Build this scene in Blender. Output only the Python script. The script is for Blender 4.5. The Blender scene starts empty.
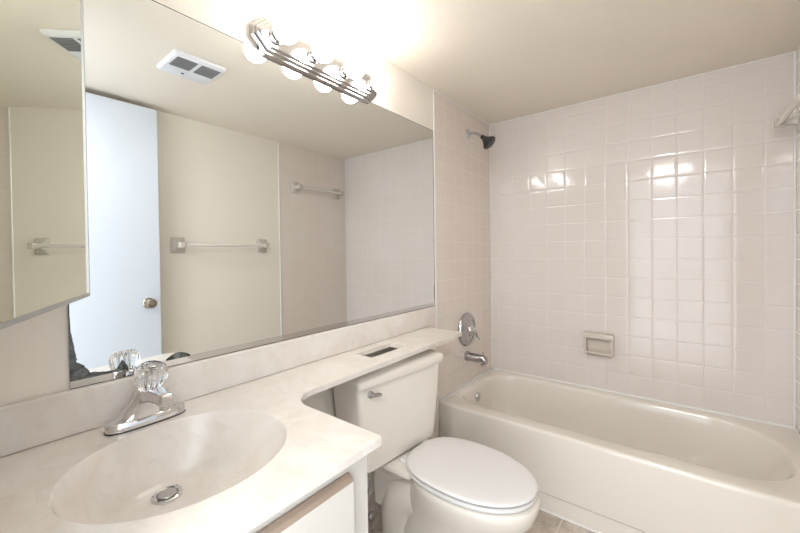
import bpy, bmesh, math, random
from mathutils import Vector, Matrix
random.seed(7)
S = bpy.context.scene
COL = S.collection
PI = math.pi

# ---------------------------------------------------------------- camera
cam_d = bpy.data.cameras.new('camera')
cam = bpy.data.objects.new('camera', cam_d)
COL.objects.link(cam)
F = Vector((0.78642, 0.61757, -0.01244)); R = Vector((0.61744, -0.78651, -0.01269)); U = Vector((0.01762, -0.0023, 0.99984))
M = Matrix(((R.x, U.x, -F.x, 0.0), (R.y, U.y, -F.y, -1.0934), (R.z, U.z, -F.z, 1.2244), (0, 0, 0, 1)))
cam.matrix_world = M
cam_d.sensor_width = 36.0
cam_d.lens = 361.96 / 800 * 36
cam_d.shift_y = -10.2 / 800
cam_d.clip_start = 0.01
S.camera = cam

# ---------------------------------------------------------------- world (daylight in the hall beyond the open doorway)
w = bpy.data.worlds.new('world'); S.world = w; w.use_nodes = True
w.node_tree.nodes['Background'].inputs[0].default_value = (0.88, 0.94, 1.0, 1)
w.node_tree.nodes['Background'].inputs[1].default_value = 2.05

# hall ceiling lamp outside the doorway
hl = bpy.data.lights.new('hall_lamp', 'AREA'); hl.shape = 'DISK'; hl.size = 0.26
hl.energy = 7; hl.color = (1.0, 0.97, 0.93)
hlo = bpy.data.objects.new('hall_lamp', hl); COL.objects.link(hlo)
hlo.location = (-0.42, -0.96, 2.16); hlo.rotation_euler = (0, math.radians(-55), 0)

BULB_STRENGTH = 13.5
vs = S.view_settings
vs.view_transform = 'Standard'; vs.look = 'None'; vs.gamma = 1.0; vs.use_curve_mapping = False
vs.exposure = 0.94

# ---------------------------------------------------------------- dimensions
LX, TX, HZ, W, RZ = 2.45, 1.7143, 2.1245, 1.5, 0.385
TILE = 0.1118
FX = 0.02            # inner face of the doorway wall
CZ = 0.823           # counter top

# ---------------------------------------------------------------- material helpers
def mat(name):
    m = bpy.data.materials.new(name); m.use_nodes = True
    nt = m.node_tree
    return m, nt, nt.nodes['Principled BSDF']

class G:
    """tiny node-graph helper"""
    def __init__(s, nt): s.nt = nt
    def n(s, t, **kw):
        o = s.nt.nodes.new(t)
        for k, v in kw.items(): setattr(o, k, v)
        return o
    def l(s, a, b): s.nt.links.new(a, b)
    def val(s, sock, v):
        if isinstance(v, (int, float)): sock.default_value = v
        else: s.l(v, sock)
    def m(s, op, a, b=0.0, c=None, clamp=False):
        o = s.n('ShaderNodeMath', operation=op); o.use_clamp = clamp
        s.val(o.inputs[0], a); s.val(o.inputs[1], b)
        if c is not None: s.val(o.inputs[2], c)
        return o.outputs[0]
    def mr(s, v, a, b, c, d):
        o = s.n('ShaderNodeMapRange'); o.clamp = True
        s.val(o.inputs[0], v)
        for i, q in enumerate((a, b, c, d)): o.inputs[i + 1].default_value = q
        return o.outputs[0]
    def noise(s, vec, scale, detail=3.0, rough=0.5, dist=0.0):
        o = s.n('ShaderNodeTexNoise'); o.inputs['Scale'].default_value = scale
        o.inputs['Detail'].default_value = detail; o.inputs['Roughness'].default_value = rough
        o.inputs['Distortion'].default_value = dist
        s.l(vec, o.inputs['Vector']); return o.outputs['Fac']
    def mix(s, f, a, b):
        o = s.n('ShaderNodeMix', data_type='RGBA')
        s.val(o.inputs[0], f)
        for i, q in ((6, a), (7, b)):
            if isinstance(q, tuple): o.inputs[i].default_value = (*q, 1)
            else: s.l(q, o.inputs[i])
        return o.outputs[2]
    def bump(s, h, strength, dist, normal=None):
        o = s.n('ShaderNodeBump'); o.inputs['Strength'].default_value = strength
        o.inputs['Distance'].default_value = dist; s.l(h, o.inputs['Height'])
        if normal is not None: s.l(normal, o.inputs['Normal'])
        return o.outputs[0]

def simple(name, col, rough=0.5, metal=0.0, ior=1.5, spec=0.5, var=0.03, bump=0.0, bscale=40, coat=0.0):
    m, nt, b = mat(name); g = G(nt)
    pos = g.n('ShaderNodeNewGeometry').outputs['Position']
    nz = g.noise(pos, 6.0, 4)
    c2 = tuple(max(0, c * (1 - var * 2)) for c in col)
    g.l(g.mix(nz, tuple(min(1, c * (1 + var)) for c in col), c2), b.inputs['Base Color'])
    b.inputs['Roughness'].default_value = rough; b.inputs['Metallic'].default_value = metal
    b.inputs['IOR'].default_value = ior; b.inputs['Specular IOR Level'].default_value = spec
    b.inputs['Coat Weight'].default_value = coat
    if bump:
        g.l(g.bump(g.noise(pos, bscale, 5), bump, 0.002), b.inputs['Normal'])
    return m

def tile_mat(name, ax, off_u, off_z, col, grout, size=TILE, gw=0.0035, zx=2, rough=0.10, wob=0.6):
    """square glazed tiles laid over world axis ax (u) and axis zx (v)"""
    m, nt, b = mat(name); g = G(nt)
    pos = g.n('ShaderNodeNewGeometry').outputs['Position']
    sep = g.n('ShaderNodeSeparateXYZ'); g.l(pos, sep.inputs[0])
    u = g.m('DIVIDE', g.m('SUBTRACT', sep.outputs[ax], off_u), size)
    v = g.m('DIVIDE', g.m('SUBTRACT', sep.outputs[zx], off_z), size)
    fu, fv = g.m('FRACT', u), g.m('FRACT', v)
    iu, iv = g.m('FLOOR', u), g.m('FLOOR', v)
    du = g.m('MINIMUM', fu, g.m('SUBTRACT', 1.0, fu)); dv = g.m('MINIMUM', fv, g.m('SUBTRACT', 1.0, fv))
    d = g.m('MINIMUM', du, dv)
    gh = gw / 2 / size
    mask = g.mr(d, gh * 0.7, gh * 1.6, 0.0, 1.0)
    cmb = g.n('ShaderNodeCombineXYZ'); g.l(iu, cmb.inputs[0]); g.l(iv, cmb.inputs[1])
    wn = g.n('ShaderNodeTexWhiteNoise', noise_dimensions='3D'); g.l(cmb.outputs[0], wn.inputs['Vector'])
    sc = g.n('ShaderNodeSeparateColor'); g.l(wn.outputs['Color'], sc.inputs[0])
    # per tile tone, then a blotchy glaze
    tone = g.mix(wn.outputs['Value'], col, tuple(c * 0.982 for c in col))
    blot = g.noise(pos, 3.0, 3)
    tone2 = g.mix(g.mr(blot, 0.35, 0.75, 0, 1), tone, (col[0] * 0.97, col[1] * 0.945, col[2] * 0.92))
    g.l(g.mix(mask, grout, tone2), b.inputs['Base Color'])
    g.l(g.mr(mask, 0, 1, 0.35, rough), b.inputs['Roughness'])
    # pillowed edge + tilt of each tile + slight waviness
    pil = g.mr(d, gh * 0.7, 0.10, 0.0, 1.0)
    pil = g.m('POWER', pil, 0.35)
    tu = g.m('MULTIPLY', g.m('SUBTRACT', sc.outputs[0], 0.5), fu)
    tv = g.m('MULTIPLY', g.m('SUBTRACT', sc.outputs[1], 0.5), fv)
    h = g.m('ADD', pil, g.m('MULTIPLY', g.m('ADD', tu, tv), 1.6 * wob))
    h = g.m('ADD', h, g.m('MULTIPLY', g.noise(pos, 14, 2), 0.9 * wob))
    g.l(g.bump(h, 1.0, 0.0009), b.inputs['Normal'])
    b.inputs['Specular IOR Level'].default_value = 0.5
    return m

TILE_COL = (0.755, 0.695, 0.66)
GROUT = (0.765, 0.705, 0.67)
MT = {}
MT['tile_far'] = tile_mat('glazed_tile_back', 1, -0.1678, RZ, TILE_COL, GROUT)
MT['tile_side'] = tile_mat('glazed_tile_side', 0, TX, RZ, (0.80, 0.72, 0.655), (0.79, 0.71, 0.645))
MT['paint'] = simple('warm_white_wall_paint', (0.86, 0.80, 0.71), 0.55, bump=0.15, bscale=120, var=0.01)
MT['ceil'] = simple('ceiling_paint', (0.84, 0.765, 0.66), 0.6, bump=0.2, bscale=90, var=0.01)
MT['caulk'] = simple('white_caulk', (0.86, 0.845, 0.82), 0.35, var=0.01)
MT['door'] = simple('cool_white_door_paint', (0.70, 0.75, 0.83), 0.4, var=0.008)
MT['bone'] = simple('bone_porcelain', (0.80, 0.745, 0.67), 0.09, var=0.01, coat=0.3)
MT['tub'] = simple('bone_enamel', (0.80, 0.745, 0.675), 0.12, var=0.01, coat=0.2)
MT['seat'] = simple('white_seat_plastic', (0.76, 0.74, 0.725), 0.16, var=0.008)
MT['chrome'] = simple('chrome', (0.70, 0.70, 0.71), 0.05, 1.0, var=0.01)
MT['brushed'] = simple('brushed_metal', (0.55, 0.55, 0.55), 0.28, 1.0, var=0.03)
MT['dark'] = simple('dark_gap', (0.05, 0.045, 0.04), 0.8)
MT['grille'] = simple('dark_grille', (0.16, 0.16, 0.17), 0.7)
MT['black'] = simple('black_plastic', (0.02, 0.02, 0.022), 0.28)
MT['ceramic'] = simple('beige_ceramic', (0.66, 0.585, 0.515), 0.14, var=0.02)
MT['bracket'] = simple('taupe_ceramic', (0.58, 0.53, 0.475), 0.18, var=0.02)
MT['barplastic'] = simple('pale_towel_bar', (0.74, 0.70, 0.65), 0.15, var=0.01)
MT['cab'] = simple('cream_laminate', (0.64, 0.605, 0.55), 0.35, var=0.01)
MT['wood'] = simple('worn_brown_pull_edge', (0.33, 0.25, 0.19), 0.5, var=0.1)
MT['vent'] = simple('white_vent_plastic', (0.82, 0.83, 0.86), 0.4, var=0.01)
MT['nickel'] = simple('satin_nickel', (0.50, 0.49, 0.49), 0.14, 1.0)
MT['brass'] = simple('antique_bronze_knob', (0.42, 0.36, 0.29), 0.22, 1.0)
MT['alu'] = simple('aluminium_trim', (0.52, 0.53, 0.55), 0.3, 0.9)
MT['rubber'] = simple('black_gasket', (0.03, 0.03, 0.03), 0.6)

def marble_counter():
    m, nt, b = mat('cultured_marble'); g = G(nt)
    pos = g.n('ShaderNodeNewGeometry').outputs['Position']
    a = g.noise(pos, 4.5, 6, 0.55, 1.6)
    c = g.noise(pos, 16, 5, 0.6, 2.2)
    col = g.mix(g.mr(a, 0.40, 0.68, 0, 1), (0.815, 0.77, 0.72), (0.75, 0.68, 0.615))
    col = g.mix(g.mr(c, 0.52, 0.72, 0, 0.45), col, (0.69, 0.615, 0.55))
    g.l(col, b.inputs['Base Color'])
    b.inputs['Roughness'].default_value = 0.16
    b.inputs['Coat Weight'].default_value = 0.15
    return m
MT['marble'] = marble_counter()

def floor_mat():
    m, nt, b = mat('marble_floor_tile'); g = G(nt)
    pos = g.n('ShaderNodeNewGeometry').outputs['Position']
    sep = g.n('ShaderNodeSeparateXYZ'); g.l(pos, sep.inputs[0])
    u = g.m('DIVIDE', g.m('SUBTRACT', sep.outputs[0], 1.47), 0.305)
    v = g.m('DIVIDE', g.m('SUBTRACT', sep.outputs[1], -0.655), 0.305)
    fu, fv = g.m('FRACT', u), g.m('FRACT', v)
    d = g.m('MINIMUM', g.m('MINIMUM', fu, g.m('SUBTRACT', 1.0, fu)), g.m('MINIMUM', fv, g.m('SUBTRACT', 1.0, fv)))
    mask = g.mr(d, 0.004, 0.009, 0, 1)
    n1 = g.noise(pos, 7, 6, 0.6, 2.5)
    col = g.mix(g.mr(n1, 0.35, 0.65, 0, 1), (0.66, 0.58, 0.51), (0.50, 0.42, 0.355))
    vein = g.m('ABSOLUTE', g.m('SUBTRACT', g.noise(pos, 5, 4, 0.5, 3.0), 0.5))
    col = g.mix(g.mr(vein, 0.0, 0.02, 0.7, 0), col, (0.36, 0.31, 0.28))
    g.l(g.mix(mask, (0.70, 0.66, 0.61), col), b.inputs['Base Color'])
    b.inputs['Roughness'].default_value = 0.22
    return m
MT['floor'] = floor_mat()

def mirror_mat():
    """silvered glass; the silver has rotted away at the lower left corner and in a thin line round the edge"""
    m, nt, b = mat('mirror_glass'); g = G(nt)
    tc = g.n('ShaderNodeTexCoord').outputs['Object']
    sep = g.n('ShaderNodeSeparateXYZ'); g.l(tc, sep.inputs[0])
    x, z = sep.outputs[0], sep.outputs[2]          # object origin is the mirror's lower left corner
    nz = g.noise(tc, 38, 5, 0.6, 0.4); nb = g.noise(tc, 11, 3, 0.5, 0.2)
    jit = g.m('ADD', g.m('MULTIPLY', g.m('SUBTRACT', nz, 0.5), 0.028), g.m('MULTIPLY', g.m('SUBTRACT', nb, 0.5), 0.030))
    wl = g.m('ADD', g.mr(z, 0.045, 0.056, 0.026, 0.011), g.mr(z, 0.060, 0.175, 0.0, -0.0105))
    left = g.m('LESS_THAN', x, g.m('ADD', wl, g.m('MULTIPLY', jit, g.mr(z, 0.05, 0.17, 0.75, 0.15))))
    hb = g.m('ADD', g.mr(x, 0.022, 0.036, 0.048, 0.029), g.m('ADD', g.mr(x, 0.04, 0.085, 0.0, -0.010), g.mr(x, 0.108, 0.114, 0.0, -0.08)))
    blob = g.m('SUBTRACT', 0.022, g.m('MULTIPLY', g.m('ABSOLUTE', g.m('SUBTRACT', x, 0.097)), 1.6))
    hb = g.m('ADD', hb, g.m('MAXIMUM', blob, 0.0))
    bot = g.m('LESS_THAN', z, g.m('ADD', hb, g.m('MULTIPLY', jit, 0.55)))
    h2 = g.m('SUBTRACT', 0.0310, g.m('MULTIPLY', g.m('POWER', g.m('ABSOLUTE', g.m('SUBTRACT', x, 0.222)), 2.0), 13.0))
    bot2 = g.m('MULTIPLY', g.m('LESS_THAN', z, g.m('ADD', h2, g.m('MULTIPLY', jit, 0.12))), g.m('LESS_THAN', g.m('ABSOLUTE', g.m('SUBTRACT', x, 0.222)), 0.030))
    edge = g.m('MAXIMUM', g.m('GREATER_THAN', x, 1.5155 - 0.0035), g.m('GREATER_THAN', z, 0.9626 - 0.0025))
    edge = g.m('MAXIMUM', edge, g.m('LESS_THAN', x, 0.002))
    rs = g.m('MULTIPLY', g.m('GREATER_THAN', g.m('ADD', x, g.m('MULTIPLY', jit, 0.45)), 1.509), g.m('LESS_THAN', z, 0.11))
    bad = g.m('MAXIMUM', g.m('MAXIMUM', left, bot), g.m('MAXIMUM', g.m('MAXIMUM', bot2, edge), rs))
    gl = g.n('ShaderNodeBsdfGlossy'); gl.inputs['Color'].default_value = (0.855, 0.885, 0.89, 1); gl.inputs['Roughness'].default_value = 0.0
    stain = g.mix(g.mr(nz, 0.42, 0.62, 0, 1), (0.035, 0.038, 0.036), (0.17, 0.18, 0.17))
    g.l(stain, b.inputs['Base Color']); b.inputs['Roughness'].default_value = 0.15
    mx = g.n('ShaderNodeMixShader'); g.l(bad, mx.inputs[0]); g.l(gl.outputs[0], mx.inputs[1]); g.l(b.outputs[0], mx.inputs[2])
    g.l(mx.outputs[0], nt.nodes['Material Output'].inputs[0])
    return m
MT['mirror'] = mirror_mat()

def plain_mirror():
    m, nt, b = mat('cabinet_mirror_glass')
    b.inputs['Base Color'].default_value = (0.80, 0.81, 0.70, 1); b.inputs['Metallic'].default_value = 1; b.inputs['Roughness'].default_value = 0.0
    return m
MT['cabmirror'] = plain_mirror()

def acrylic():
    m, nt, b = mat('clear_acrylic')
    b.inputs['Base Color'].default_value = (0.98, 0.99, 1, 1); b.inputs['Transmission Weight'].default_value = 1
    b.inputs['Roughness'].default_value = 0.02; b.inputs['IOR'].default_value = 1.49
    return m
MT['acrylic'] = acrylic()

def bulbmat():
    m, nt, b = mat('lit_globe_bulb')
    b.inputs['Base Color'].default_value = (0.9, 0.9, 0.9, 1)
    b.inputs['Emission Color'].default_value = (1.0, 0.975, 0.95, 1); b.inputs['Emission Strength'].default_value = BULB_STRENGTH
    return m
MT['bulb'] = bulbmat()

# ---------------------------------------------------------------- mesh helpers
def smooth_by_angle(me, ang=40):
    bm = bmesh.new(); bm.from_mesh(me)
    for f in bm.faces: f.smooth = True
    a = math.radians(ang)
    for e in bm.edges:
        e.smooth = not (len(e.link_faces) == 2 and e.calc_face_angle(0) > a)
    bm.to_mesh(me); bm.free()

def obj(name, bm, material, parent=None, loc=(0, 0, 0), rot=(0, 0, 0), bevel=0, seg=2, smooth=True, sub=0, ang=40):
    bmesh.ops.remove_doubles(bm, verts=bm.verts, dist=1e-6)
    bmesh.ops.recalc_face_normals(bm, faces=bm.faces)
    me = bpy.data.meshes.new(name); bm.to_mesh(me); bm.free()
    if smooth: smooth_by_angle(me, ang)
    ms = material if isinstance(material, (list, tuple)) else [material]
    for q in ms: me.materials.append(q)
    o = bpy.data.objects.new(name, me); COL.objects.link(o)
    o.location = loc; o.rotation_euler = rot
    if parent: o.parent = parent
    if bevel:
        b = o.modifiers.new('bevel', 'BEVEL'); b.width = bevel; b.segments = seg; b.limit_method = 'ANGLE'; b.angle_limit = math.radians(40)
        b.harden_normals = False
    if sub:
        s = o.modifiers.new('sub', 'SUBSURF'); s.levels = sub; s.render_levels = sub
    return o

def thing(name, label, cat, loc=(0, 0, 0), rz=0, group=None):
    o = bpy.data.objects.new(name, None); COL.objects.link(o); o.empty_display_size = 0.05
    o.location = loc; o.rotation_euler = (0, 0, rz)
    o['label'] = label; o['category'] = cat
    if group: o['group'] = group
    return o
def tag(o, label, cat, group=None):
    o['label'] = label; o['category'] = cat
    if group: o['group'] = group
    return o
def struct(name, bm, m, parent=None, **kw):
    o = obj(name, bm, m, parent, **kw)
    if not parent: o['kind'] = 'structure'
    return o

def box(bm, x0, x1, y0, y1, z0, z1):
    v = [bm.verts.new((x, y, z)) for z in (z0, z1) for (x, y) in ((x0, y0), (x1, y0), (x1, y1), (x0, y1))]
    for f in ((3, 2, 1, 0), (4, 5, 6, 7), (0, 1, 5, 4), (1, 2, 6, 5), (2, 3, 7, 6), (3, 0, 4, 7)):
        bm.faces.new([v[i] for i in f])
    return bm
def B(*a): return box(bmesh.new(), *a)

def loft(bm, rings, cap0=True, cap1=True, closed=True):
    vs_ = [[bm.verts.new(p) for p in r] for r in rings]
    n = len(rings[0])
    for a, b in zip(vs_, vs_[1:]):
        for i in range(n if closed else n - 1):
            j = (i + 1) % n
            bm.faces.new((a[i], a[j], b[j], b[i]))
    if cap0: bm.faces.new(list(reversed(vs_[0])))
    if cap1: bm.faces.new(vs_[-1])
    return vs_

def lathe(prof, n=32, axis='z', origin=(0, 0, 0), bm=None, cap0=True, cap1=True, flute=0, depth=0.0):
    """profile of (radius, height) turned round an axis"""
    bm = bm or bmesh.new()
    o = Vector(origin); rings = []
    for q in prof:
        r, h = q[0], q[1]; fd = q[2] if len(q) > 2 else 0.0
        ring = []
        for i in range(n):
            a = 2 * PI * i / n
            rr = r * (1 + fd * math.cos(flute * a)) if flute else r
            c, s = rr * math.cos(a), rr * math.sin(a)
            p = {'z': (c, s, h), 'y': (c, -h, s), 'x': (h, c, s)}[axis]   # 'y' grows towards -Y
            ring.append(o + Vector(p))
        rings.append(ring)
    loft(bm, rings, cap0, cap1)
    return bm

def tube(bm, pts, r, n=14, rads=None):
    pts = [Vector(p) for p in pts]; rings = []
    t = (pts[1] - pts[0]).normalized()
    up = Vector((0, 0, 1)) if abs(t.z) < 0.9 else Vector((1, 0, 0))
    u = t.cross(up).normalized()
    for i, p in enumerate(pts):
        if i == 0: t = (pts[1] - pts[0]).normalized()
        elif i == len(pts) - 1: t = (pts[-1] - pts[-2]).normalized()
        else: t = ((pts[i + 1] - p).normalized() + (p - pts[i - 1]).normalized()).normalized()
        u = (u - t * u.dot(t)).normalized(); v = t.cross(u)
        rr = rads[i] if rads else r
        rings.append([p + (u * math.cos(2 * PI * k / n) + v * math.sin(2 * PI * k / n)) * rr for k in range(n)])
    loft(bm, rings); return bm

def rrect(x0, x1, y0, y1, r, z, k=8, m=8):
    """rounded rectangle ring; 4*(k+m) points that always correspond"""
    rs = r if isinstance(r, (list, tuple)) else (r,) * 4
    cs = [(x1 - rs[0], y0 + rs[0], -PI / 2, rs[0]), (x1 - rs[1], y1 - rs[1], 0, rs[1]), (x0 + rs[2], y1 - rs[2], PI / 2, rs[2]), (x0 + rs[3], y0 + rs[3], PI, rs[3])]
    P = []; corners = []
    for cx, cy, a0, rr in cs:
        corners.append([(cx + rr * math.cos(a0 + PI / 2 * i / k), cy + rr * math.sin(a0 + PI / 2 * i / k)) for i in range(k + 1)])
    for i, c in enumerate(corners):
        P += c
        q = corners[(i + 1) % 4][0]; p = c[-1]
        for j in range(1, m):
            t = j / m; P.append((p[0] + (q[0] - p[0]) * t, p[1] + (q[1] - p[1]) * t))
    return [(x, y, z) for x, y in P]

def sup(cx, cy, a, b0, b1, z, n=64, e=2.0, rot=0.0, e_back=None):
    """egg ring: half width a, back half length b0 (+y), front half length b1 (-y)"""
    out = []
    for i in range(n):
        t = 2 * PI * i / n; c, s = math.cos(t), math.sin(t)
        ee = (e_back or e) if s > 0 else e
        x = a * math.copysign(abs(c) ** (2 / ee), c)
        y = (b0 if s > 0 else b1) * math.copysign(abs(s) ** (2 / ee), s)
        xr = x * math.cos(rot) - y * math.sin(rot); yr = x * math.sin(rot) + y * math.cos(rot)
        out.append((cx + xr, cy + yr, z))
    return out

# ================================================================ STRUCTURE
WT = 0.12
struct('floor', B(-0.7, LX + WT, -W - WT, WT, -0.05, 0.0), MT['floor'], smooth=False)
struct('ceiling', B(FX - 0.12, LX + WT, -W - WT, WT, HZ, HZ + 0.08), MT['ceil'], smooth=False)
wl = struct('wall_left', B(FX - 0.12, LX + WT, 0.006, WT, 0, HZ), MT['paint'], smooth=False)
struct('tile_panel', B(TX, LX, 0.0, 0.012, 0, HZ), MT['tile_side'], wl, smooth=False)
wp = B(FX, TX, 0.0, 0.01, 0, HZ)
struct('plaster_face', wp, MT['paint'], wl, smooth=False)
wb = struct('wall_back', B(LX + 0.006, LX + WT, -W, 0.006, 0, HZ), MT['paint'], smooth=False)
struct('tile_panel', B(LX, LX + 0.012, -W, 0.006, 0, HZ), MT['tile_far'], wb, smooth=False)
wr = struct('wall_right', B(FX - 0.12, LX + WT, -W - WT, -W - 0.006, 0, HZ), MT['paint'], smooth=False)
struct('tile_panel', B(TX, LX, -W - 0.012, -W, 0, HZ), MT['tile_side'], wr, smooth=False)
struct('plaster_face', B(FX, TX, -W - 0.01, -W, 0, HZ), MT['paint'], wr, smooth=False)
# doorway wall behind the camera: open from y=-1.42 to y=-0.615, head at 2.085
bm = B(FX - 0.12, FX, -0.615, 0.006, 0, HZ)
box(bm, FX - 0.12, FX, -W - 0.006, -1.43, 0, HZ)
box(bm, FX - 0.12, FX, -1.43, -0.615, 2.10, HZ)
# the recess of the medicine cabinet is on the face, so the wall itself stays whole
struct('wall_front', bm, MT['paint'], smooth=False)

def strip(n, *a, m='caulk'): return struct(n, B(*a), MT[m], bevel=0.0015)
strip('trim_1', LX - 0.005, LX, -0.006, 0, RZ, HZ)
strip('trim_2', LX - 0.006, LX, -W, -W + 0.008, RZ, HZ)
strip('trim_3', LX - 0.005, LX, -W, 0, RZ - 0.011, RZ)
strip('trim_4', 1.74, LX, -0.010, 0, RZ - 0.011, RZ)
strip('trim_5', 1.74, LX, -W, -W + 0.006, RZ - 0.011, RZ)
strip('trim_6', TX - 0.007, TX, -0.005, 0.001, 0.0, HZ)
strip('trim_7', TX - 0.008, TX, -W - 0.001, -W + 0.005, 0.0, HZ)
strip('trim_8', LX - 0.0035, LX, -W, 0, HZ - 0.006, HZ)
strip('trim_9', TX, LX, -0.004, 0, HZ - 0.006, HZ)
strip('trim_10', 1.728, 1.738, -W, -0.003, 0, 0.007)
struct('baseboard_left', B(0.56, TX - 0.007, -0.009, 0.0, 0, 0.155), MT['floor'], bevel=0.002)

# door standing open against the right wall
dr = struct('door_1', B(0.045, 0.826, -1.451, -1.416, 0.012, 2.094), MT['door'], bevel=0.002)
kb = lathe([(0.031, 0.0), (0.031, 0.006), (0.026, 0.011), (0.012, 0.014), (0.011, 0.030), (0.020, 0.036), (0.0275, 0.046), (0.028, 0.054), (0.022, 0.063), (0.008, 0.067)], 28, 'y', (0, 0, 0))
kn = obj('door_knob', kb, MT['brass'], dr)
kn.rotation_euler = (0, 0, PI); kn.location = (0.762, -1.416, 0.940)

# ================================================================ WALL MIRROR
mx0, mx1, mz0, mz1 = 0.1769, 1.6926, 0.9261, 1.8887
wm = thing('wall_mirror', 'wide frameless wall mirror above the countertop, its silver rotted black at the lower left corner', 'mirror', (mx0, 0, mz0))
obj('mirror_glass', B(0, mx1 - mx0, -0.006, -0.0002, 0, mz1 - mz0), MT['mirror'], wm, smooth=False)
bm = B(0, mx1 - mx0, -0.0085, -0.0062, -0.002, 0.0155); box(bm, 0, mx1 - mx0, -0.0085, -0.0002, -0.0028, -0.0004)
obj('bottom_channel', bm, MT['chrome'], wm, smooth=False)

# ================================================================ VANITY: CABINET, COUNTERTOP, FAUCET
vc = thing('vanity_cabinet', 'cream laminate vanity cabinet under the sink with brown finger-pull edge', 'cabinet', (FX, -0.002, 0))
cw = 0.563 - FX
bm = B(0.001, 0.019, -0.552, -0.004, 0.0, 0.8045)
box(bm, cw - 0.018, cw, -0.552, -0.004, 0.0, 0.8045)
box(bm, 0.019, cw - 0.018, -0.016, -0.004, 0.09, 0.8045)
box(bm, 0.019, cw - 0.018, -0.552, -0.016, 0.09, 0.106)
box(bm, 0.019, cw - 0.018, -0.49, -0.478, 0.0, 0.09)
box(bm, 0.001, cw, -0.553, -0.535, 0.735, 0.8045)
box(bm, 0.232, 0.262, -0.553, -0.535, 0.106, 0.735)
box(bm, cw - 0.085, cw, -0.553, -0.535, 0.0, 0.736)
obj('body', bm, MT['cab'], vc, bevel=0.0015)
for a, b in ((0.012, 0.232), (0.238, 0.484)):
    d = obj('door', B(a, b, -0.572, -0.5535, 0.115, 0.768), MT['cab'], vc, bevel=0.0015)
    pb = bmesh.new()   # bevelled finger pull along the door's top edge
    loft(pb, [[(x, -0.572, 0.7685), (x, -0.5545, 0.7685), (x, -0.5545, 0.780), (x, -0.558, 0.780)] for x in (a, b)])
    obj('finger_pull', pb, MT['wood'], d, smooth=False)

ct = thing('countertop', 'cultured marble vanity countertop with integral oval sink and narrow shelf running over the toilet tank', 'countertop', (0, 0, CZ))
SC, SA, SB = (0.3036, -0.2974), 0.202, 0.183
def arc(cx, cy, r, a0, a1, n=8): return [(cx + r * math.cos(math.radians(a0 + (a1 - a0) * i / n)), cy + r * math.sin(math.radians(a0 + (a1 - a0) * i / n))) for i in range(n + 1)]
outer = [(FX + 0.001, -0.001), (FX + 0.001, -0.576)] + arc(0.59 - 0.008, -0.576 + 0.008, 0.008, -90, 0, 4) + arc(0.59 + 0.085, -0.315, 0.085, 180, 90, 10)
outer += arc(1.592 - 0.006, -0.23 + 0.006, 0.006, -90, 0, 3) + [(1.592, -0.001)]
NS = 72
ell = [(SC[0] + SA * math.cos(2 * PI * i / NS), SC[1] + SB * math.sin(2 * PI * i / NS)) for i in range(NS)]
hole = [(1.012, -0.068), (1.225, -0.068), (1.225, -0.160), (1.012, -0.160)]
bm = bmesh.new(); TH = 0.018
def slab(loops, z0, z1, sides):
    for z in (z0, z1):
        es = []
        for lp in loops:
            v = [bm.verts.new((x, y, z)) for x, y in lp]
            for i in range(len(v)): es.append(bm.edges.new((v[i], v[(i + 1) % len(v)])))
        bmesh.ops.triangle_fill(bm, use_beauty=True, use_dissolve=False, edges=es)
    for lp in sides:
        n = len(lp)
        for i in range(n):
            a, b = lp[i], lp[(i + 1) % n]
            q = [bm.verts.new((*a, z0)), bm.verts.new((*b, z0)), bm.verts.new((*b, z1)), bm.verts.new((*a, z1))]
            bm.faces.new(q)
slab([outer, ell, hole], -TH, 0.0, [outer, hole])
top = obj('worktop', bm, MT['marble'], ct, bevel=0.003, seg=2)
# basin
bm = bmesh.new(); rings = []; DC = (0.298, -0.205); BD = 0.124
for t in [0, .004, .008, .015, .022, .03, .05, .08, .12, .17, .23, .30, .38, .46, .55, .64, .73, .81, .88]:
    r = 1 - t
    lip = min(1.0, t / 0.035); lip = lip * lip * (3 - 2 * lip)
    z = -BD * (1 - r ** 3.8) * (0.45 + 0.55 * lip) if t else 0.0
    k = t ** 1.25 / (0.88 ** 1.25)
    cx, cy = SC[0] + (DC[0] - SC[0]) * k, SC[1] + (DC[1] - SC[1]) * k
    a = SA * r * 1.0 + 0.0; b_ = SB * r
    if t > .6: m_ = (t - .6) / .28; a = a * (1 - m_) + 0.0235 * m_; b_ = b_ * (1 - m_) + 0.0235 * m_
    rings.append([(cx + a * math.cos(2 * PI * i / NS), cy + b_ * math.sin(2 * PI * i / NS), z) for i in range(NS)])
zd = rings[-1][0][2]
loft(bm, rings, False, False)
bas = obj('sink_basin', bm, MT['marble'], ct)
so = bas.modifiers.new('sol', 'SOLIDIFY'); so.thickness = 0.008; so.offset = 1
dn = obj('sink_drain', lathe([(0.029, -0.004), (0.029, 0.002), (0.0265, 0.0035), (0.021, 0.0015), (0.020, -0.003)], 32, cap0=False, cap1=True), MT['chrome'], ct, (DC[0], DC[1] - 0.002, zd + 0.0035))
obj('stopper', lathe([(0.0185, -0.0025), (0.0188, 0.002), (0.017, 0.004), (0.005, 0.0055)], 28), MT['brushed'], dn)
obj('backsplash', B(FX + 0.001, 1.672, -0.020, -0.0005, 0.0005, 0.1), MT['marble'], ct, bevel=0.003)

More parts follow.
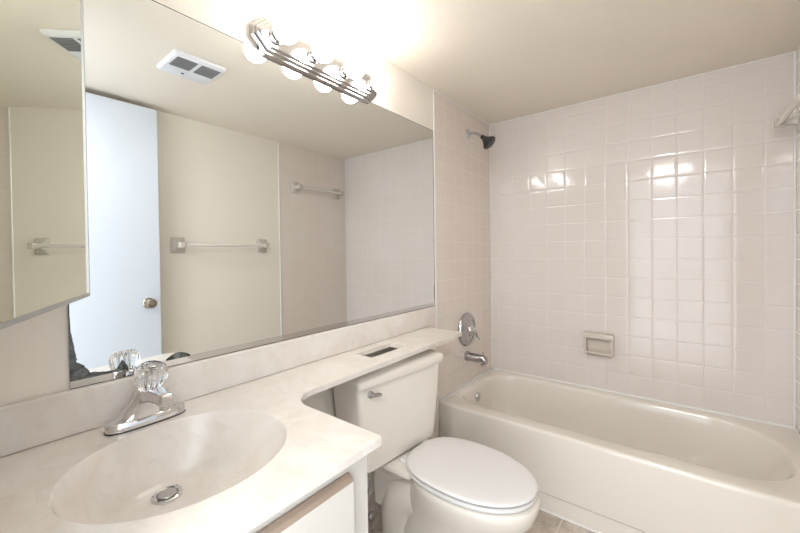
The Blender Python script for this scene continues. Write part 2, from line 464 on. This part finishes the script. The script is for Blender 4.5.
fa = thing('faucet', 'chrome centre-set bathroom faucet with a clear fluted acrylic knob behind the sink', 'faucet', (0.304, -0.072, CZ + 0.0004))
bm = bmesh.new(); loft(bm, [sup(0, 0, 0.0825, 0.0300, 0.0300, z, 56, 3.0) for z in (0, 0.0025)])
obj('gasket', bm, MT['rubber'], fa)
bm = bmesh.new()
loft(bm, [sup(0, 0, a, b, b, z, 56, 3.0) for a, b, z in ((0.0815, 0.029, 0.0026), (0.0810, 0.0285, 0.014), (0.0785, 0.026, 0.0195), (0.070, 0.022, 0.0215))])
loft(bm, [sup(0, y, a, b, b, z, 56, e) for a, b, y, z, e in ((0.074, 0.024, 0.0, 0.017, 2.8), (0.060, 0.0245, 0.0, 0.0235, 2.6), (0.049, 0.025, -0.001, 0.034, 2.3), (0.041, 0.0255, -0.003, 0.046, 2.1), (0.034, 0.026, -0.008, 0.058, 2.0), (0.030, 0.0265, -0.014, 0.070, 2), (0.0285, 0.026, -0.019, 0.080, 2), (0.026, 0.024, -0.022, 0.085, 2))])
obj('body', bm, MT['chrome'], fa)
bm = bmesh.new(); sec = []
for y, z, hw, hh in ((-0.004, 0.062, 0.024, 0.020), (-0.035, 0.073, 0.023, 0.018), (-0.065, 0.079, 0.0185, 0.0155), (-0.095, 0.0815, 0.0155, 0.0145), (-0.118, 0.081, 0.0145, 0.0145), (-0.126, 0.080, 0.0135, 0.0135), (-0.129, 0.0795, 0.011, 0.011)):
    sec.append([(hw * math.copysign(abs(math.cos(t)) ** .45, math.cos(t)), y, z + hh * math.copysign(abs(math.sin(t)) ** .45, math.sin(t))) for t in [2 * PI * i / 36 for i in range(36)]])
loft(bm, sec)
obj('spout', bm, MT['chrome'], fa)
obj('aerator', lathe([(0.0095, 0.056), (0.010, 0.070)], 24), MT['brushed'], fa, (0, -0.110, 0))
TL = math.radians(17)
hk = obj('stem_collar', lathe([(0.026, -0.006), (0.0265, 0.002), (0.024, 0.006), (0.014, 0.008), (0.013, 0.012)], 32), MT['chrome'], fa, (0, -0.022, 0.084), (TL, 0, 0))
kb = lathe([(0.015, 0.009), (0.022, 0.011, .02), (0.0285, 0.019, .07), (0.0310, 0.030, .09), (0.0318, 0.042, .09), (0.0300, 0.052, .07), (0.0265, 0.0585, .03), (0.022, 0.0605), (0.020, 0.0585), (0.008, 0.0575)], 96, flute=12)
kb_o = obj('knob', kb, MT['acrylic'], fa, (0, -0.022, 0.084), (TL, 0, 0), ang=60)
obj('knob_cap', lathe([(0.0075, 0.0580), (0.0075, 0.0610), (0.005, 0.0618)], 20), MT['chrome'], kb_o)
obj('knob_core', lathe([(0.006, 0.0085), (0.006, 0.050)], 14), MT['chrome'], kb_o)

# ================================================================ MEDICINE CABINET on the doorway wall, door ajar
hx, hy = 0.0355, -0.4863
ex, ey = 0.1905, -0.1175
L_ = math.hypot(ex - hx, ey - hy); ang = math.atan2(ey - hy, ex - hx)
mc = thing('medicine_cabinet', 'mirror-fronted medicine cabinet at far left with its door ajar', 'cabinet', (FX, -0.47, 1.1408))
cabh = 0.665
bm = B(0.0005, 0.010, -0.012, 0.40, 0.0, cabh)
obj('body', bm, MT['vent'], mc, bevel=0.001)
dd = obj('door', B(0.0, L_, 0.0025, 0.015, 0.003, cabh), MT['alu'], mc, smooth=False)
dd.location = (hx - FX, hy + 0.47, 0); dd.rotation_euler = (0, 0, ang)
fr = bmesh.new(); fw = 0.0048
box(fr, 0, L_, -0.003, 0.0025, 0.0, fw + .002); box(fr, 0, L_, -0.003, 0.0025, cabh - fw, cabh)
box(fr, 0, fw + .004, -0.003, 0.0025, fw + .002, cabh - fw); box(fr, L_ - fw, L_, -0.003, 0.0025, fw + .002, cabh - fw)
obj('door_frame', fr, MT['alu'], dd, smooth=False)
obj('mirror_pane', B(fw + .004, L_ - fw, -0.0008, 0.0024, fw + .002, cabh - fw), MT['cabmirror'], dd, smooth=False)

# ================================================================ VANITY LIGHT
vl = thing('vanity_light', 'chrome strip light with four lit globe bulbs above the mirror', 'light fixture', (0.920, -0.0065, 1.936))
HL, HH = 0.298, 0.062
def oct_ring(x0, x1, z0, z1, c, y):
    return [(x0 + c, y, z0), (x1 - c, y, z0), (x1, y, z0 + c), (x1, y, z1 - c), (x1 - c, y, z1), (x0 + c, y, z1), (x0, y, z1 - c), (x0, y, z0 + c)]
bm = bmesh.new(); prof = [(0, 0.0), (0, -0.010), (0.005, -0.014), (0.008, -0.014), (0.011, -0.020), (0.016, -0.023), (0.019, -0.023), (0.022, -0.027), (0.028, -0.029)]
loft(bm, [oct_ring(-HL + i, HL - i, -HH + i, HH - i, 0.046 - i * .5, y) for i, y in prof])
obj('backplate', bm, MT['nickel'], vl, smooth=False)
for k in range(4):
    x = -0.222 + 0.152 * k
    s = obj('socket', lathe([(0.024, 0.0292), (0.024, 0.034), (0.019, 0.037), (0.018, 0.040), (0.018, 0.054), (0.016, 0.056)], 28, 'y'), MT['nickel'], vl, (x, 0, 0))
    rb = 0.040; cy_ = 0.050 + rb
    pr = [(0.0135, 0.052)] + [(rb * math.sin(a), cy_ - rb * math.cos(a)) for a in [math.radians(q) for q in range(24, 180, 12)]] + [(0.002, cy_ + rb)]
    obj('bulb', lathe(pr, 32, 'y'), MT['bulb'], vl, (x, 0, 0))

# ================================================================ TOILET
to = thing('toilet', 'bone-coloured two-piece toilet with white closed lid between vanity and bathtub', 'toilet', (1.185, -0.40, 0))
OX, OY = 1.185, -0.40
def T(r): return [(x - OX, y - OY, z) for x, y, z in r]
bm = bmesh.new()
secs = [ # cx, cy, a, back, front, z, e
 (1.19, -0.36, 0.105, 0.225, 0.20, 0.000, 2.6), (1.19, -0.36, 0.105, 0.225, 0.20, 0.020, 2.6),
 (1.19, -0.36, 0.098, 0.218, 0.190, 0.045, 2.5), (1.19, -0.36, 0.096, 0.215, 0.185, 0.11, 2.3),
 (1.188, -0.37, 0.098, 0.21, 0.200, 0.17, 2.2), (1.187, -0.385, 0.110, 0.205, 0.230, 0.23, 2.1),
 (1.186, -0.41, 0.132, 0.200, 0.262, 0.285, 2.1), (1.188, -0.435, 0.154, 0.200, 0.270, 0.33, 2.1),
 (1.190, -0.45, 0.166, 0.205, 0.266, 0.365, 2.15), (1.190, -0.455, 0.169, 0.205, 0.262, 0.385, 2.2), (1.190, -0.455, 0.164, 0.200, 0.257, 0.392, 2.2)]
loft(bm, [T(sup(cx, cy, a, b0, b1, z, 72, e)) for cx, cy, a, b0, b1, z, e in secs])
bowl = obj('bowl', bm, MT['bone'], to, ang=60)
bm = bmesh.new()   # deck that carries the tank, tapering down into the pedestal
loft(bm, [T(rrect(1.18 - a, 1.18 + a, y0, -0.035, r, z, 6, 4)) for a, y0, r, z in ((0.05, -0.20, 0.03, 0.16), (0.055, -0.21, 0.03, 0.30), (0.072, -0.24, 0.035, 0.352), (0.100, -0.285, 0.03, 0.372), (0.122, -0.295, 0.022, 0.378), (0.124, -0.297, 0.02, 0.398), (0.120, -0.293, 0.018, 0.402))])
obj('deck', bm, MT['bone'], to, ang=60)
bm = bmesh.new()   # S-shaped trapway showing on the side of the pedestal
tube(bm, [(1.18 - OX, -0.50 - OY, 0.15), (1.18 - OX, -0.43 - OY, 0.19), (1.18 - OX, -0.35 - OY, 0.245), (1.18 - OX, -0.27 - OY, 0.27), (1.18 - OX, -0.20 - OY, 0.23), (1.18 - OX, -0.165 - OY, 0.15), (1.18 - OX, -0.165 - OY, 0.05), (1.18 - OX, -0.165 - OY, 0.0)], 0.09, 24,
     rads=[0.07, 0.088, 0.094, 0.098, 0.098, 0.092, 0.09, 0.095])
obj('trapway', bm, MT['bone'], to, ang=60)
# tank, standing a little askew
ta = -math.radians(5.5); tc = Vector((1.154, -0.124, 0))
bm = bmesh.new()
loft(bm, [rrect(-a, a, -d, d2, r, z, 8, 6) for a, d, d2, r, z in ((0.180, 0.066, 0.07, 0.025, 0.407), (0.200, 0.080, 0.078, 0.025, 0.416), (0.205, 0.082, 0.080, 0.024, 0.45), (0.226, 0.085, 0.084, 0.022, 0.60), (0.239, 0.088, 0.086, 0.020, 0.734))])
tank = obj('tank', bm, MT['bone'], to, (tc.x - OX, tc.y - OY, 0), (0, 0, ta), ang=50)
bm = bmesh.new()
loft(bm, [rrect(-a, a, -d, d2, r, z, 8, 6) for a, d, d2, r, z in ((0.240, 0.090, 0.086, 0.018, 0.7345), (0.2455, 0.101, 0.089, 0.018, 0.737), (0.247, 0.103, 0.090, 0.018, 0.743), (0.247, 0.103, 0.090, 0.018, 0.760), (0.244, 0.098, 0.089, 0.018, 0.768), (0.234, 0.078, 0.084, 0.018, 0.776), (0.21, 0.055, 0.07, 0.018, 0.778))])
obj('tank_lid', bm, MT['bone'], tank, ang=40)
fh = obj('flush_handle', lathe([(0.0135, 0.0), (0.0135, 0.006), (0.008, 0.009), (0.007, 0.018), (0.004, 0.020)], 24, 'y'), MT['nickel'], tank, (-0.186, -0.0865, 0.706))
bm = bmesh.new(); tube(bm, [(0.0, -0.014, 0.0), (0.012, -0.018, -0.001), (0.026, -0.021, -0.003), (0.036, -0.021, -0.005)], 0.006, 14, rads=[0.006, 0.007, 0.0075, 0.0055])
obj('lever', bm, MT['nickel'], fh)
# seat ring and lid
SCX, SCY = 1.194, -0.462
def slab_rings(off, z0, z1, dome=0.0, rnd=0.004):
    a, b0, b1 = 0.172 + off, 0.232 + off * .6, 0.246 + off
    rr = [(1.0 - rnd * 1.2 / a, z0), (1.0, z0 + rnd), (1.0, z1 - rnd), (1.0 - rnd * .6 / a, z1 - rnd * .35), (1.0 - rnd * 1.8 / a, z1)]
    if dome: rr += [(0.85, z1 + dome * .45), (0.6, z1 + dome * .85), (0.3, z1 + dome)]
    return [T(sup(SCX, SCY, a * s, b0 * s, b1 * s, z, 88, 2.08, math.radians(-1.2), 2.6)) for s, z in rr]
bm = bmesh.new(); loft(bm, slab_rings(0.001, 0.3965, 0.412))
seat = obj('seat', bm, MT['seat'], to, ang=60)
bm = bmesh.new(); loft(bm, slab_rings(0.003, 0.4165, 0.431, 0.004, 0.006))
lid = obj('seat_lid', bm, MT['seat'], to, ang=60)
for sx in (-0.075, 0.075):
    bm = B(SCX + sx - OX - 0.020, SCX + sx - OX + 0.020, -0.252 - OY, -0.214 - OY, 0.3972, 0.417)
    obj('hinge', bm, MT['seat'], to, bevel=0.006, seg=3)

# water supply stop on the wall beside the toilet
sv = thing('shutoff_valve', 'small chrome water shut-off valve low on the wall beside the toilet', 'valve', (1.070, -0.0095, 0.152))
obj('escutcheon', lathe([(0.026, 0.0), (0.024, 0.005), (0.010, 0.010)], 24, 'y'), MT['chrome'], sv)
bm = lathe([(0.007, 0.006), (0.007, 0.045), (0.011, 0.046), (0.011, 0.068), (0.006, 0.070), (0.005, 0.080)], 20, 'y')
obj('valve_body', bm, MT['chrome'], sv)
bm = bmesh.new(); loft(bm, [[(q[0], -0.080, q[1]), ][0:1] and [(0.022 * math.cos(t), y, 0.016 * math.sin(t)) for t in [2 * PI * i / 24 for i in range(24)]] for q, y in (((0, 0), -0.080), ((0, 0), -0.092))])
obj('valve_handle', bm, MT['nickel'], sv, bevel=0.003)
bm = bmesh.new(); tube(bm, [(0, -0.058, 0.008), (0, -0.058, 0.07), (0.01, -0.07, 0.15), (0.02, -0.09, 0.22), (0.02, -0.10, 0.265)], 0.005, 10)
obj('supply_hose', bm, MT['brushed'], sv)

# ================================================================ BATHTUB
tb = thing('bathtub', 'bone enamel alcove bathtub with plain apron along the tiled back wall', 'bathtub', (1.74, -0.75, 0))
def TB(r): return [(x - 1.74, y + 0.75, z) for x, y, z in r]
X0, X1, Y0, Y1 = 1.735, LX - 0.0005, -W + 0.0005, -0.0005
def orr(i, z, r=0.004): return TB(rrect(X0 + i, X1 - 0.000, Y0, Y1, r, z, 10, 14))
bm = bmesh.new()
rings = [orr(0.004, 0.0), orr(0.004, 0.079), orr(0.012, 0.0795), orr(0.012, 0.0835), orr(0.0, 0.084), orr(0.0, 0.355), orr(0.0012, 0.3645), orr(0.0045, 0.3705), orr(0.010, 0.374), orr(0.017, 0.375)]
def irr(f, bk, fe, ne, rads, z): return TB(rrect(X0 + f, X1 - bk, Y0 + ne, Y1 - fe, rads, z, 10, 14))
# rads order: (x1,y0) back far-end, (x1,y1) back faucet-end, (x0,y1) front faucet-end, (x0,y0) front far-end
rings += [irr(0.084, 0.040, 0.046, 0.060, (0.27, 0.17, 0.13, 0.22), 0.374),
          irr(0.090, 0.045, 0.050, 0.066, (0.265, 0.165, 0.125, 0.215), 0.3715),
          irr(0.095, 0.050, 0.054, 0.072, (0.26, 0.16, 0.12, 0.21), 0.366),
          irr(0.100, 0.055, 0.058, 0.080, (0.255, 0.155, 0.115, 0.205), 0.352),
          irr(0.108, 0.062, 0.066, 0.110, (0.245, 0.15, 0.11, 0.20), 0.30),
          irr(0.122, 0.076, 0.080, 0.180, (0.225, 0.14, 0.11, 0.19), 0.20),
          irr(0.140, 0.095, 0.098, 0.260, (0.20, 0.13, 0.11, 0.18), 0.12),
          irr(0.165, 0.120, 0.125, 0.320, (0.18, 0.12, 0.10, 0.17), 0.085),
          irr(0.200, 0.155, 0.160, 0.370, (0.15, 0.10, 0.09, 0.14), 0.072)]
loft(bm, rings, cap0=False)
obj('tub_shell', bm, MT['tub'], tb, ang=50)
ov = obj('overflow_plate', lathe([(0.030, -0.01), (0.031, 0.004), (0.029, 0.008), (0.010, 0.011)], 32, 'y'), MT['brushed'], tb, (2.085 - 1.74, -0.0655 + 0.75, 0.303), (math.radians(7), 0, 0))
obj('overflow_screw', lathe([(0.005, 0.010), (0.005, 0.0135)], 12, 'y'), MT['chrome'], ov)

# ================================================================ SHOWER FITTINGS
sh = thing('wall_shower', 'black shower head on a short chrome arm high on the tiled wall', 'shower', (2.118, -0.0003, 1.977))
obj('flange', lathe([(0.031, 0.0), (0.030, 0.004), (0.022, 0.010), (0.012, 0.013)], 28, 'y'), MT['brushed'], sh)
bm = bmesh.new(); tube(bm, [(0, -0.008, 0), (0, -0.035, -0.001), (0, -0.06, -0.008), (0, -0.085, -0.026), (0, -0.100, -0.040)], 0.0095, 16)
obj('arm', bm, MT['brushed'], sh)
hd = obj('head', lathe([(0.013, -0.002), (0.014, 0.016), (0.018, 0.020), (0.026, 0.035), (0.040, 0.055), (0.046, 0.062), (0.046, 0.071), (0.041, 0.075), (0.034, 0.079), (0.010, 0.077)], 36, 'z'), MT['black'], sh)
hd.location = (0, -0.096, -0.036); hd.rotation_euler = Vector((0.10, -0.70, -0.70)).to_track_quat('Z', 'Y').to_euler()

va = thing('shower_valve', 'round chrome shower valve plate with lever on the tiled wall', 'shower valve', (2.060, -0.0003, 0.727))
obj('face_plate', lathe([(0.103, 0.0), (0.106, 0.004), (0.105, 0.012), (0.099, 0.020), (0.084, 0.023), (0.080, 0.020), (0.072, 0.021), (0.060, 0.030), (0.040, 0.034), (0.036, 0.035)], 48, 'y'), MT['nickel'], va)
obj('hub', lathe([(0.031, 0.030), (0.030, 0.040), (0.024, 0.048), (0.019, 0.052), (0.018, 0.062), (0.012, 0.066)], 32, 'y'), MT['chrome'], va)
bm = bmesh.new(); tube(bm, [(0.0, -0.052, 0.004), (0.012, -0.060, -0.010), (0.028, -0.066, -0.035), (0.040, -0.068, -0.058), (0.043, -0.068, -0.066)], 0.009, 16, rads=[0.013, 0.011, 0.009, 0.010, 0.006])
obj('lever', bm, MT['chrome'], va)

ts = thing('tub_spout', 'chrome tub spout below the round shower valve', 'tub spout', (2.066, -0.0003, 0.556))
bm = bmesh.new(); sec = []
for y, z, r, rz_ in ((0, 0, 0.032, 0.032), (-0.014, 0, 0.032, 0.032), (-0.018, 0, 0.027, 0.027), (-0.05, -0.001, 0.0265, 0.0265), (-0.09, -0.003, 0.027, 0.028), (-0.120, -0.006, 0.026, 0.029), (-0.134, -0.009, 0.023, 0.025), (-0.140, -0.011, 0.015, 0.017)):
    sec.append([(r * math.cos(t), y, z + rz_ * math.sin(t)) for t in [2 * PI * i / 28 for i in range(28)]])
loft(bm, sec); obj('spout', bm, MT['nickel'], ts)
obj('diverter_knob', lathe([(0.004, 0.018), (0.004, 0.030), (0.008, 0.031), (0.008, 0.040), (0.005, 0.042)], 16), MT['chrome'], ts, (0, -0.115, 0))
obj('outlet', lathe([(0.015, -0.046), (0.016, -0.030)], 20), MT['brushed'], ts, (0, -0.115, 0))

# ================================================================ SOAP DISH
sd = thing('soap_dish', 'beige ceramic soap dish with grab bar set in the tiled back wall', 'soap dish', (LX, -0.690, 0.648)); sd.scale = (1, 1, 1.12)
bm = bmesh.new()
def fr_ring(hy_, hz, x, r=0.026): return [(x, p[0], p[1]) for p in [(q[0], q[1]) for q in rrect(-hy_, hy_, -hz, hz, r, 0, 5, 3)]]
loft(bm, [fr_ring(0.080, 0.060, -0.0005), fr_ring(0.080, 0.060, -0.009), fr_ring(0.076, 0.056, -0.014), fr_ring(0.064, 0.044, -0.014, .018), fr_ring(0.060, 0.040, -0.006, .014)], cap1=True)
obj('frame', bm, MT['ceramic'], sd)
bm = bmesh.new()   # tray
loft(bm, [[(-0.006, y, -0.050), (-0.045, y * .93, -0.047), (-0.056, y * .88, -0.038), (-0.056, y * .88, -0.030), (-0.050, y * .88, -0.030), (-0.044, y * .9, -0.038), (-0.006, y, -0.040)] for y in (-0.074, -0.04, 0, 0.04, 0.074)])
for k in range(4):
    box(bm, -0.044, -0.010, -0.042 + k * 0.026, -0.036 + k * 0.026, -0.0405, -0.0365)
tr = obj('tray', bm, MT['ceramic'], sd, bevel=0.002)
bm = bmesh.new(); box(bm, -0.050, -0.006, -0.080, 0.080, 0.038, 0.066)
obj('grab_bar', bm, MT['ceramic'], sd, bevel=0.007, seg=4)
for s in (-1, 1):
    bm = bmesh.new()
    loft(bm, [[(x, s * (0.078 - q), z), (x, s * (0.064 - q), z)] + [(x + dx, s * (0.064 - q), z), (x + dx, s * (0.078 - q), z)] for x, dx, z, q in ((-0.052, 0.045, -0.046, 0.012), (-0.050, 0.043, -0.030, 0.003), (-0.048, 0.041, -0.01, 0), (-0.046, 0.039, 0.040, 0))])
    obj('side_arm', bm, MT['ceramic'], sd, bevel=0.003)

# ================================================================ TOWEL BARS
def towel_bar(x0, x1, z, label, plate, wallname):
    t = thing('towel_bar', label, 'towel bar', ((x0 + x1) / 2, -W + 0.0003, z), 0)
    for x, sgn in ((x0, -1), (x1, 1)):
        lx = x - (x0 + x1) / 2
        bm = bmesh.new()
        h = plate
        def sq(hh, y, hw=None):
            hw = hw or hh * .8
            return [(lx + p[0], y, p[1]) for p in rrect(-hw, hw, -hh, hh, hh * .12, 0, 3, 2)]
        loft(bm, [sq(h, 0.0), sq(h, 0.006), sq(h * .86, 0.010), sq(h * .45, 0.016), sq(0.014, 0.030, 0.014), sq(0.013, 0.050, 0.013), sq(0.018, 0.058, 0.018), sq(0.018, 0.082, 0.018), sq(0.013, 0.087, 0.013)])
        obj('bracket', bm, MT['bracket'], t, ang=30)
    hl_ = (x1 - x0) / 2
    bm = bmesh.new(); tube(bm, [(-hl_ + 0.012, 0.070, 0), (hl_ - 0.012, 0.070, 0)], 0.0115, 16)
    obj('bar', bm, MT['barplastic'], t)
    return t
towel_bar(0.955, 1.545, 1.285, 'long towel bar with square ceramic brackets on the painted wall beside the open door', 0.051, '')
towel_bar(1.865, 2.325, 1.775, 'short towel bar high on the tiled wall above the far end of the bathtub', 0.048, '')

# ================================================================ CEILING VENT
ev = thing('exhaust_vent', 'white square ceiling exhaust vent with two dark grille openings', 'vent', (0.765, -0.775, HZ - 0.0003))
bm = bmesh.new(); hw = 0.113
loft(bm, [rrect(-hw, hw, -hw, hw, 0.006, 0, 3, 2), rrect(-hw, hw, -hw, hw, 0.006, -0.010, 3, 2), rrect(-hw + .008, hw - .008, -hw + .008, hw - .008, 0.006, -0.018, 3, 2)])
obj('cover', bm, MT['vent'], ev)
for a, b in ((-0.094, -0.008), (0.010, 0.096)):
    gr = obj('grille', B(a, b, -0.010, 0.088, -0.0195, -0.0182), MT['grille'], ev, smooth=False)
    sl = bmesh.new()
    for k in range(9): box(sl, a, b, -0.0085 + k * 0.0112, -0.0055 + k * 0.0112, -0.0215, -0.0195)
    obj('slats', sl, simple('grey_slats', (0.30, 0.30, 0.31), 0.5) if a < 0 else bpy.data.materials['grey_slats'], gr, smooth=False)
obj('screw', lathe([(0.006, -0.0205), (0.006, -0.018)], 14), MT['grille'], ev, (-0.018, -0.062, 0))
